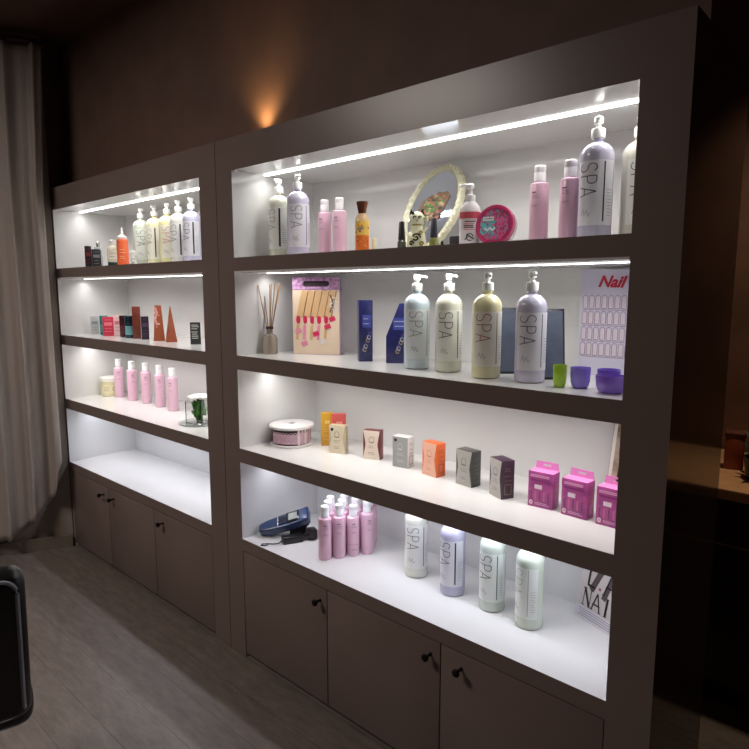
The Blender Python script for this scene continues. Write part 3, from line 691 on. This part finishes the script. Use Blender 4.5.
# ------------------------------------------------------------------ counter, right cabinet
t = thing('nail_magazine', 'black and white booklet lettered L.A NAI leaning in the bottom right corner', 'booklet', (-.690, .322, CT), math.atan2(-.052, .129))
M_ = Matrix.Rotation(R(-11), 4, 'X'); W_ = .165
MB().box(-.078, W_-.03, 0, .005, .001, .318, 0, 0, M_).build('cover', mat('pale_grey_cover', (222, 216, 222), .35), t)
p = MB(); f = lambda u, v: (M_ @ Vector((u, -.0008, v)))[:]; g_ = lambda u, v: (M_ @ Vector((u, -.0016, v)))[:]; h_ = lambda u, v: (M_ @ Vector((u, -.0024, v)))[:]
p.patch(-.076, W_-.032, .040, .316, f, 0, 1, 1)
p.ribbon([(.03, .31), (.005, .19), (-.03, .1)], .020, g_, 1); p.ribbon([(.085, .31), (.05, .2), (.02, .09)], .018, g_, 1)
def serif(word, u0, v0, cw, ch, m, gap=1.15):
    for i, c in enumerate(word):
        if c == '.':
            p.ribbon([(u0+i*cw*gap-.004, v0+.004), (u0+i*cw*gap+.004, v0+.004)], .008, h_, 3); continue
        for k, st in enumerate(GL[c]):
            q = [(u0+i*cw*gap+cw*a, v0+ch*b) for a, b in st]
            thick = {'L': .008, 'A': .005, 'N': (.003, .008, .003)[k % 3] if c == 'N' else .005, 'I': .008}.get(c, .005)
            p.ribbon(q, thick, h_, m)
            if c in 'NIAL':
                for e_ in (q[0], q[-1]): p.ribbon([(e_[0]-.006, e_[1]), (e_[0]+.006, e_[1])], .0025, h_, m)
serif('L', -.050, .112, .036, .075, 2); serif('.', .002, .112, .03, .07, 3); serif('A', .018, .106, .045, .08, 2)
serif('NAI', -.056, .046, .032, .054, 2, 1.2)
lines(p, g_, -.07, W_-.04, [.033, .026, .019, .012], .0022, 4)
p.build('cover_print', [mat('magazine_pale', (208, 198, 194), .4), mat('magazine_dark', (92, 78, 80), .4), mat('magazine_black', (22, 18, 24), .4), mat('magazine_red', (150, 60, 70), .4), mat('magazine_grey', (160, 154, 168), .4)], t)

# handheld device
t = thing('handheld_terminal', 'dark blue handheld device with a small grey screen and keypad', 'handheld device', (-1.955, .155, CT), R(42))
TM = Matrix.Translation((-.006, -.006, .009)) @ Matrix.Scale(1.1, 4) @ Matrix.Rotation(R(-17), 4, 'Y') @ Matrix.Rotation(R(24), 4, 'X')
bm = bmesh.new(); bmesh.ops.create_cube(bm, size=1, matrix=Matrix.Translation((0, 0, .026)) @ Matrix.Diagonal((.20, .070, .034, 1)))
bmesh.ops.subdivide_edges(bm, edges=bm.edges[:], cuts=6, use_grid_fill=True)
for v in bm.verts:
    sx = v.co.x/.1
    v.co.y *= (.74+.26*min(1, max(0, (sx+.9)/.9)))*(1-.25*max(0, -sx-.7)/.3); v.co.z += .006*max(0, sx)-.006*max(0, -sx-.6)
bmesh.ops.bevel(bm, geom=[e_ for e_ in bm.edges if len(e_.link_faces) == 2 and e_.calc_face_angle() > .7], offset=.008, segments=3, profile=.5, affect='EDGES')
MB().add_bm(bm, 0, TM @ Matrix.Translation((.02, 0, .018))).build('housing', mat('navy_housing', (40, 58, 96), .25, coat=.4), t, sharp=60)
MB().box(-.07, .09, -.024, .024, .018, .034, 0, .006, TM @ Matrix.Translation((.02, 0, .0))).build('underside', mat('black_rubber', (24, 24, 28), .5), t)
MB().box(.034, .084, -.025, .025, .0665, .0685, 0, .001, TM).build('screen_bezel', mat('black_bezel', (20, 22, 28), .2), t)
MB().box(.042, .076, -.018, .018, .0685, .0692, 0, 0, TM).build('screen', mat('grey_lcd', (140, 146, 140), .15), t)
for i in range(3):
    for j in range(3): MB().box(.002+i*.010, .009+i*.010, -.020+j*.014, -.009+j*.014, .063, .0662, 0, .001, TM).build('key', mat('black_key', (24, 26, 34), .35), t)
MB().box(-.005, .0, -.027, .027, .0605, .0635, 0, .001, TM).build('silver_trim', mat('silver_trim', (180, 186, 200), .25, metal=.8), t)
MB().box(.02, .09, -.024, .016, .0, .045, 0, .006).build('stand', mat('black_rubber', (24, 24, 28), .5), t)
t = thing('power_adapter', 'black adapter and plug with a thin cord beside the blue device', 'adapter', (-1.868, .115, CT), R(66))
MB().box(-.04, .045, -.018, .018, .0, .030, 0, .005).build('adapter_body', mat('black_plastic', (26, 24, 28), .35), t)
MB().tube([(.045, 0, .016), (.062, 0, .02), (.075, 0, .024)], .01, 0, 12, rs=[.008, .012, .016]).box(.07, .105, -.022, .022, .004, .046, 0, .006).build('plug_head', mat('black_plastic', (26, 24, 28), .35), t)
MB().tube([(-.04, 0, .014), (-.055, -.003, .006), (-.075, .004, .004), (-.095, .018, .003), (-.118, .025, .003), (-.125, .012, .003), (-.11, .004, .003), (-.098, .008, .003)], .0022, 0, 8).build('cord', mat('black_cord', (20, 20, 22), .5), t)
MB().box(-.022, .022, -.012, .012, 0, .03, 0, .003).build('connector_block', mat('white_connector', (210, 206, 206), .4), None, (-1.822, .245, CT), (0, 0, R(30)))
tag(bpy.data.objects['connector_block'], 'small white block behind the black adapter', 'block')

# ------------------------------------------------------------------ left cabinet, top shelf
def small_carton(label, x, y, z, w, d, h, c, pcol, rz=None):
    t = thing('product_box', label, 'box', (x, y, z), face(x, y) if rz is None else rz)
    MB().box(-w/2, w/2, -d/2, d/2, 0, h, 0, .001).build('carton', mat('small_carton', c, .35), t)
    p = MB(); f = flat(-d/2-.0008); p.patch(-w*.36, w*.36, h*.55, h*.72, f, 0, 1, 1); lines(p, f, -w*.36, w*.36, [h*.85, h*.4, h*.25], .003, 0)
    p.build('print', mat('small_print', pcol, .4), t)
small_carton('small black and maroon box at the far left of the top shelf', -3.66, .13, S1T, .036, .03, .128, (34, 20, 26), (110, 40, 48))
small_carton('small black box beside the maroon box, left top shelf', -3.565, .135, S1T, .048, .03, .106, (28, 26, 30), (120, 116, 120))
t = thing('perfume_bottle', 'clear square perfume bottle behind the small black boxes', 'bottle', (-3.66, .19, S1T), face(-3.66, .19))
MB().box(-.022, .022, -.012, .012, 0, .125, 0, .004).build('glass_body', mat('pale_glass', (206, 212, 212), .06, trans=.5), t)
MB().lathe([(.010, .125), (.011, .127), (.011, .155), (.01, .157), (0, .157)], 0, 20).build('cap', mat('silver_cap', (190, 190, 192), .2, metal=.8), t)
t = thing('cream_jar', 'glass jar with cream label and dark green base, left of the orange bottle', 'jar', (-3.425, .165, S1T), face(-3.42, .165))
MB().lathe([(.025, 0), (.028, .003), (.028, .03), (.028, .105), (.022, .118), (.013, .124), (0, .124)], 0, 28, mf=lambda z: 1 if z < .034 else 0).build('jar_body', [mat('cream_jar_glass', (210, 206, 186), .15), mat('dark_green_base', (30, 66, 58), .2)], t)
MB().lathe([(.015, .122), (.016, .124), (.016, .148), (.014, .151), (0, .151)], 0, 24).build('lid', mat('pale_lid', (218, 220, 216), .3), t)
lb = MB(); f = cyl(.0285); lb.patch(-.03, .03, .045, .095, f, 0, 14, 1); lines(lb, cyl(.029), -.02, .02, [.085, .075, .06], .002, 1); lb.build('label', [mat('label_paper', (232, 228, 214), .5), mat('label_print', (96, 96, 90), .5)], t)
t = thing('nozzle_bottle', 'orange nozzle-tipped bottle on the left top shelf', 'bottle', (-3.27, .148, S1T), face(-3.27, .148))
MB().lathe([(.027, 0), (.030, .003), (.030, .135), (.028, .143), (.016, .150), (0, .150)], 0, 30).build('body', mat('orange_liquid', (240, 112, 70), .18, coat=.5), t)
MB().lathe([(.024, .146), (.026, .148), (.026, .158), (.020, .163), (.009, .170), (.006, .19), (.003, .208), (0, .209)], 0, 24).build('nozzle', mat('clear_nozzle', (236, 226, 222), .25), t)
lb = MB(); lines(lb, cyl(.0305), -.018, .016, [.09, .075, .055, .045], .003, 0); lb.build('label', mat('white_print', (250, 190, 150), .5), t)
t = thing('cat_figurine', 'small white cat shaped figurine left of the five pump bottles', 'figurine', (-3.145, .14, S1T), face(-3.14, .14))
cb = MB(); cb.lathe([(.014, 0), (.018, .003), (.018, .02), (.013, .045), (.012, .052), (.016, .06), (.0165, .07), (.012, .080), (0, .084)], 0, 24)
for sx in (-1, 1): cb.prism([(-.005, 0), (.005, 0), (sx*.002, .012)], -.003, .003, 'y', 0, Matrix.Translation((sx*.010, 0, .074)))
cb.build('body', mat('white_porcelain', (228, 226, 224), .2), t)
mk = MB(); f = cyl(.0185); mk.ribbon(arc(0, .03, .008, .01, 0, 300, 12), .0022, f, 0); mk.ribbon([(-.008, .066), (-.003, .066)], .002, f, 0); mk.ribbon([(.003, .066), (.008, .066)], .002, f, 0); mk.ribbon([(-.01, .012), (.01, .02)], .002, f, 0)
mk.build('painted_marks', mat('grey_paint', (70, 66, 66), .4), t)

# ------------------------------------------------------------------ left cabinet, second shelf
small_carton('pale grey box at the far left of the second shelf, left cabinet', -3.70, .16, S2T, .046, .03, .108, (186, 188, 190), (140, 144, 146))
def jar(name, label, x, y, r, h, c, cl, band=None, rz=0):
    t = thing(name, label, 'jar', (x, y, S2T), face(x, y))
    MB().lathe([(r*.94, 0), (r, .003), (r, h*.68), (r*.96, h*.7), (0, h*.7)], 0, 30).build('pot', mat('pot', c, .25), t)
    MB().lathe([(r*.97, h*.7), (r*1.03, h*.71), (r*1.03, h*.97), (r*.98, h), (0, h)], 0, 30).build('lid', mat('pot_lid', cl, .25), t)
    lb = MB(); lb.patch(-r*1.1, r*1.1, h*.15, h*.55, cyl(r+.0006), 0, 14, 1); lb.build('label', mat('pot_label', band or (230, 220, 214), .4), t)
jar('cosmetic_jar', 'teal jar left of the red box, second shelf of left cabinet', -3.60, .17, .022, .112, (30, 120, 116), (40, 130, 128), (60, 150, 146))
small_carton('bright red and pink box on the second shelf of the left cabinet', -3.50, .15, S2T, .058, .034, .108, (206, 50, 78), (236, 130, 140))
small_carton('pale pink box behind the red box, left cabinet', -3.475, .2, S2T, .06, .03, .118, (222, 190, 190), (200, 120, 126))
jar('cosmetic_jar', 'dark maroon jar between the red box and the dark teal jar', -3.345, .165, .02, .12, (72, 32, 44), (60, 28, 36), (96, 44, 56))
jar('cosmetic_jar', 'dark teal jar with a light band beside the tall brown box', -3.262, .165, .03, .12, (18, 52, 66), (16, 44, 56), (120, 180, 186))
t = thing('product_box', 'tall reddish brown box on the second shelf of the left cabinet', 'box', (-3.2, .17, S2T), R(-30))
MB().box(-.025, .025, -.02, .02, 0, .172, 0, .001).build('carton', mat('red_brown_carton', (120, 54, 40), .4, noise=.15), t)
p = MB(); p.ribbon(arc(0, .06, .012, .014, 0, 330, 12), .004, flat(-.0208), 0); p.patch(-.02, .02, .163, .168, flat(-.0208), 1, 1, 1); p.build('print', [mat('rose_brown_print', (176, 120, 110), .4), mat('gold_edge', (196, 160, 90), .4)], t)
small_carton('low dark violet box right of the tall brown box', -3.10, .165, S2T, .038, .03, .122, (48, 38, 56), (90, 76, 100))
def pyramid(label, x, y, w, h, top, c, deco, rz):
    t = thing('pyramid_box', label, 'box', (x, y, S2T), rz, 'pointed terracotta boxes')
    b = MB(); o = 0; q = top*w/2
    b.v = [(-w/2, -w/2, 0), (w/2, -w/2, 0), (w/2, w/2, 0), (-w/2, w/2, 0), (-q-.0*w, -q, h), (q, -q, h), (q, q, h), (-q, q, h)]
    b.f = [[3, 2, 1, 0], [0, 1, 5, 4], [1, 2, 6, 5], [2, 3, 7, 6], [3, 0, 4, 7], [4, 5, 6, 7]]; b.m = [0]*6
    b.build('carton', mat('terracotta_carton', c, .4), t)
    if deco:
        p = MB(); sl = (w/2-q)/h
        f = lambda u, v: (u, -(w/2-sl*v)-.001, v)
        p.ribbon([(-.014, h-.01), (-.006, h*.8), (-.016, h*.62), (-.008, h*.45)], .010, f, 0)
        for k in range(7): p.ribbon(arc(-.010+.012*math.sin(k*2), h*(.4+.08*k), .003, .003, 0, 330, 6), .003, f, 1 if k % 2 else 0)
        p.build('flower_print', [mat('pink_petal_print', (226, 150, 150), .4), mat('white_petal_print', (240, 226, 214), .4)], t)
pyramid('tapering terracotta box with pink flower print, left cabinet', -2.965, .17, .056, .182, .55, (158, 84, 54), True, face(-2.96, .17))
pyramid('sharp pointed terracotta pyramid box, left cabinet', -2.845, .17, .05, .18, .06, (150, 74, 48), False, face(-2.84, .17, R(10)))
t = thing('sign_card', 'small black and white printed card on the second shelf of the left cabinet', 'card', (-2.62, .17, S2T), face(-2.6, .17))
MB().box(-.024, .024, 0, .004, 0, .106).build('card', mat('black_card', (34, 34, 36), .4), t)
p = MB(); lines(p, flat(-.0008), -.019, .019, [.093, .085, .075, .06, .05, .04, .03], .004, 0); p.build('print', mat('white_card_print', (190, 188, 184), .4), t)
MB().box(-.02, .02, .004, .03, 0, .004).build('card_foot', mat('black_card', (34, 34, 36), .4), t)

# ------------------------------------------------------------------ left cabinet, third shelf
t = thing('cosmetic_tub', 'pale yellow cream tub at the left end of the lower shelf', 'tub', (-3.715, .24, S3T), face(-3.7, .24))
MB().lathe([(.05, 0), (.054, .003), (.055, .01), (.055, .085), (.052, .088), (0, .088)], 0, 40).build('tub', mat('cream_yellow_tub', (230, 222, 180), .3), t)
MB().lathe([(.054, .087), (.058, .088), (.058, .112), (.056, .115), (0, .115)], 0, 40).build('lid', mat('cream_lid', (238, 236, 226), .3), t)
lb = MB(); lb.patch(-.05, .05, .02, .07, cyl(.0556), 0, 16, 1); lb.ribbon(arc(.02, .045, .008, .01, 0, 330, 10), .003, cyl(.0562), 1); lines(lb, cyl(.0562), -.04, 0, [.055, .045, .035], .002, 1)
lb.build('label', [mat('butter_label', (236, 228, 190), .4), mat('brown_print', (150, 130, 90), .4)], t)

t = thing('flower_vase', 'square glass vase with white flowers and green stems on a glass plate', 'vase', (-2.59, .155, S3T+.008), R(20))
GLS = mat('clear_glass', (255, 255, 255), .02, trans=1)
v = MB(); 
for x0, x1, y0, y1 in ((-.045, .045, -.045, -.042), (-.045, .045, .042, .045), (-.045, -.042, -.042, .042), (.042, .045, -.042, .042)): v.box(x0, x1, y0, y1, 0, .13)
v.box(-.042, .042, -.042, .042, 0, .006); v.build('glass', GLS, t)
random.seed(12); lf = MB()
for k in range(150):
    a = random.uniform(0, 2*PI); r_ = random.uniform(.006, .040); z = random.uniform(.03, .105); ln = random.uniform(.022, .04); w_ = random.uniform(.006, .010)
    p0 = Vector((r_*math.cos(a)*.9, r_*math.sin(a)*.9, z)); d = Vector((random.uniform(-.25, .25), random.uniform(-.25, .25), 1)).normalized(); sd = d.cross(Vector((math.cos(a), math.sin(a), .1))).normalized()
    o = len(lf.v); pts = [p0-sd*w_*.2, p0+d*ln*.5-sd*w_, p0+d*ln, p0+d*ln*.5+sd*w_]
    lf.v += [q[:] for q in pts]; lf.f.append([o, o+1, o+2, o+3]); lf.m.append(k % 2)
for k in range(12):
    a = k*PI/6; lf.tube([(.012*math.cos(a), .012*math.sin(a), .008), (.024*math.cos(a), .024*math.sin(a), .13)], .0022, 1, 6)
lf.build('stems_and_leaves', [mat('leaf_green', (86, 156, 60), .5), mat('leaf_dark_green', (52, 116, 44), .5)], t)
fl = MB()
for k in range(16):
    a = k*2.4; r_ = .011*math.sqrt(k); cx, cy, cz = r_*math.cos(a), r_*math.sin(a), .142+.012*math.cos(r_*30)
    for j in range(6):
        b_ = j*PI/3; skin_blob(fl, cx+.008*math.cos(b_), cy+.008*math.sin(b_), cz+.004, .008, .008, .006, 0, 8, 6)
    skin_blob(fl, cx, cy, cz+.008, .006, .006, .006, 0, 8, 6)
fl.build('white_blossoms', mat('white_petals', (244, 242, 238), .6, sss=.2), t)
MB().lathe([(.060, 0), (.085, .002), (.098, .006), (.098, .0078), (.084, .0045), (.06, .0042), (0, .0042)], 0, 48).build('glass_plate', mat('plate_glass', (240, 248, 246), .05, trans=.8), None, (-2.59, .155, S3T+.0002))
tag(bpy.data.objects['glass_plate'], 'shallow round glass plate under the flower vase', 'plate')
bpy.data.objects['flower_vase'].location.z = S3T+.0046; bpy.data.objects['flower_vase'].scale = (1, 1, .84)

# ------------------------------------------------------------------ uplight on the cabinet top
t = thing('uplight', 'warm uplight glowing against the wall above the cabinets', 'light', (-2.0, .085, TOP))
MB().lathe([(.042, 0), (.045, .002), (.045, .010), (.040, .012), (.036, .009), (0, .009)], 0, 30).build('lamp_housing', mat('dark_metal_shade', (50, 40, 34), .4, metal=.6), t)
MB().lathe([(.034, .009), (.034, .0115), (0, .0125)], 0, 20).build('lens', mat('warm_bulb', (255, 196, 110), .5, emit=8), t)
def spot(name, loc, target, e, color, size, blend, soft=.02):
    l = bpy.data.lights.new(name, 'SPOT'); l.energy = e; l.color = color; l.spot_size = R(size); l.spot_blend = blend; l.shadow_soft_size = soft
    o = bpy.data.objects.new(name, l); COL.objects.link(o); o.location = loc
    o.rotation_euler = (Vector(target)-Vector(loc)).to_track_quat('-Z', 'Y').to_euler(); return o
spot('uplight_beam', (-2.0, .095, TOP+.02), (-2.0, .118, 2.95), 6, (1, .62, .26), 115, 1)

# ------------------------------------------------------------------ counter beyond the cabinet
CZ = .84
t = thing('reception_counter', 'dark counter with a peach stone top seen beyond the right cabinet side', 'counter', (0, 1.0, 0))
MB().box(-1.3, 1.6, 0, .64, CZ-.04, CZ, 0, .004).build('countertop', mat('peach_stone_top', (206, 160, 118), .18, noise=.12, scale=12), t)
MB().box(-1.28, 1.58, .03, .62, 0, CZ-.04).build('base', mat('black_counter_base', (26, 18, 18), .3), t)
MB().box(-1.28, 1.58, .026, .03, .62, .626).build('edge_trim', mat('steel_trim', (150, 130, 120), .3, metal=.8), t)
t = thing('brown_canister', 'reddish brown square canister standing on the counter beyond the cabinet', 'canister', (-.545, 1.33, CZ), R(10))
MB().box(-.035, .035, -.035, .035, 0, .13, 0, .006).build('body', mat('terracotta_canister', (150, 72, 46), .4), t)
MB().box(-.037, .037, -.037, .037, .13, .15, 0, .004).build('lid', mat('dark_lid', (90, 50, 40), .4), t)
t = thing('potted_plant', 'dark leafy plant in a black pot on the counter beyond the cabinet', 'plant', (-.435, 1.22, CZ))
MB().lathe([(.035, 0), (.045, .004), (.055, .08), (.056, .085), (.05, .085), (.045, .07), (0, .068)], 0, 30).build('pot', mat('black_pot', (26, 24, 24), .3), t)
random.seed(31); lf = MB()
for k in range(46):
    a = random.uniform(0, 2*PI); el = random.uniform(.6, 1.4); L = random.uniform(.08, .2)
    d = Vector((math.cos(a)*math.cos(el), math.sin(a)*math.cos(el), math.sin(el))); s = d.cross(Vector((0, 0, 1))).normalized()*.012
    p0 = Vector((0, 0, .07)); pm_ = p0+d*L*.6; p1 = p0+d*L+Vector((0, 0, -.03)); o = len(lf.v)
    lf.v += [p0[:], (pm_-s)[:], p1[:], (pm_+s)[:]]; lf.f.append([o, o+1, o+2, o+3]); lf.m.append(0)
lf.build('leaves', mat('dark_plant_leaf', (40, 48, 34), .4), t)

# ------------------------------------------------------------------ salon chair, foreground left
t = thing('salon_chair', 'black leather chair cut off at the left edge in the foreground', 'chair', (-1.93, -1.142, 0), R(-101))
BL = mat('black_leather', (28, 26, 30), .3, bump=.1, scale=60); CH = mat('chrome', (190, 190, 196), .15, metal=1)
CHP = mat('piping_glint_grey', (150, 154, 168), .3)  # piping toned grey to stand in for the glint along the rim
MB().box(-.25, .25, -.24, .24, .42, .54, 0, .04, seg=4).build('seat', BL, t)
bk = MB().box(-.24, .24, .0, .08, -.04, .375, 0, .035, Matrix.Translation((0, .22, .53)) @ Matrix.Rotation(R(-8), 4, 'X'), seg=5).build('backrest', BL, t)
pp = MB(); M_ = Matrix.Translation((0, .22, .53)) @ Matrix.Rotation(R(-8), 4, 'X')
pth = [(-.235, 0)]+[(-.235, .31)]+arc(-.195, .33, .04, .04, 180, 90, 5)+arc(.195, .33, .04, .04, 90, 0, 5)+[(.235, 0)]
pp.tube([(M_ @ Vector((x*.93, .079, z*.98)))[:] for x, z in pth], .005, 0, 8); pp.build('rim_glint_piping', CHP, t)
for sx in (-1, 1):
    MB().box(sx*.2-.03, sx*.2+.03, -.24, .18, .62, .67, 0, .018, seg=4).tube([(sx*.2, -.15, .63), (sx*.2, -.15, .48), (sx*.2, -.15, .46)], .014, 0, 10).build('armrest', BL, t)
MB().lathe([(.03, .03), (.03, .30), (.022, .30), (.022, .43)], 0, 24).build('gas_column', CH, t)
MB().lathe([(.24, 0), (.245, .006), (.22, .018), (.06, .034), (0, .036)], 0, 48).build('base_disc', CH, t)

# ------------------------------------------------------------------ room lights, added unseen fill except over the far counter
def downlight(x, y, e, label, color=(1, .8, .6), size=110, tgt=None):
    t = thing('ceiling_downlight', label, 'light', (x, y, CEIL), 0, 'round ceiling downlights')
    MB().lathe([(.035, -.004), (.05, -.006), (.06, -.002), (.06, 0), (0, 0)], 0, 30).build('trim_ring', mat('brushed_ring', (150, 140, 130), .3, metal=.8), t)
    MB().lathe([(0, -.003), (.034, -.004), (.034, 0)][::-1], 0, 24).build('lens', mat('warm_lens', (255, 220, 170), .4, emit=3), t)
    spot('downlight_beam', (x, y, CEIL-.03), tgt or (x, y, 0), e, color, size, .8, .05)
downlight(-2.9, -1.5, 14, 'added unseen downlight in front of the left cabinet', (1, .86, .72))  # unseen lamp added as room fill by the left cabinet
downlight(-1.3, -2.6, 6, 'added unseen downlight behind the salon chair', (1, .82, .66))  # unseen, added for general room light
downlight(-.35, 1.25, 60, 'ceiling downlight over the far counter', (1, .78, .56), 80)
downlight(-.9, -3.4, 8, 'added unseen downlight near the rear wall', (1, .7, .45))  # unseen, added for warm light from the rear

t = thing('added_panel_lamp', 'added unseen ceiling panel lamp in front of the cabinets', 'light', (-2.75, -2.2, CEIL))  # unseen lamp added to lift the cabinet fronts and room light
MB().box(-.62, .62, -.32, .32, -.03, 0, 0, .003).build('housing', mat('added_lamp_housing', (200, 196, 190), .4), t)
MB().box(-.59, .59, -.29, .29, -.034, -.031).build('diffuser', mat('added_lamp_diffuser', (255, 236, 214), .5, emit=2), t)
area('added_panel_light', (-2.75, -2.2, CEIL-.04), (0, 0, 0), 1.15, .55, 42, (1, .90, .84))
w = bpy.data.worlds.new('world'); bpy.context.scene.world = w; w.use_nodes = True
w.node_tree.nodes['Background'].inputs[0].default_value = (.5, .42, .36, 1); w.node_tree.nodes['Background'].inputs[1].default_value = .05

# ------------------------------------------------------------------ camera
cd = bpy.data.cameras.new('camera'); co = bpy.data.objects.new('camera', cd); COL.objects.link(co)
co.location = (0, -1.4437, 1.55); co.rotation_euler = (PI/2-.1347, 0, .7353)
cd.sensor_width = 36; cd.lens = 614.68/749*36; cd.clip_start = .02
sc = bpy.context.scene; sc.camera = co
sc.view_settings.view_transform = 'Standard'; sc.view_settings.look = 'None'; sc.view_settings.gamma = 1
sc.view_settings.use_curve_mapping = False; sc.view_settings.exposure = 0
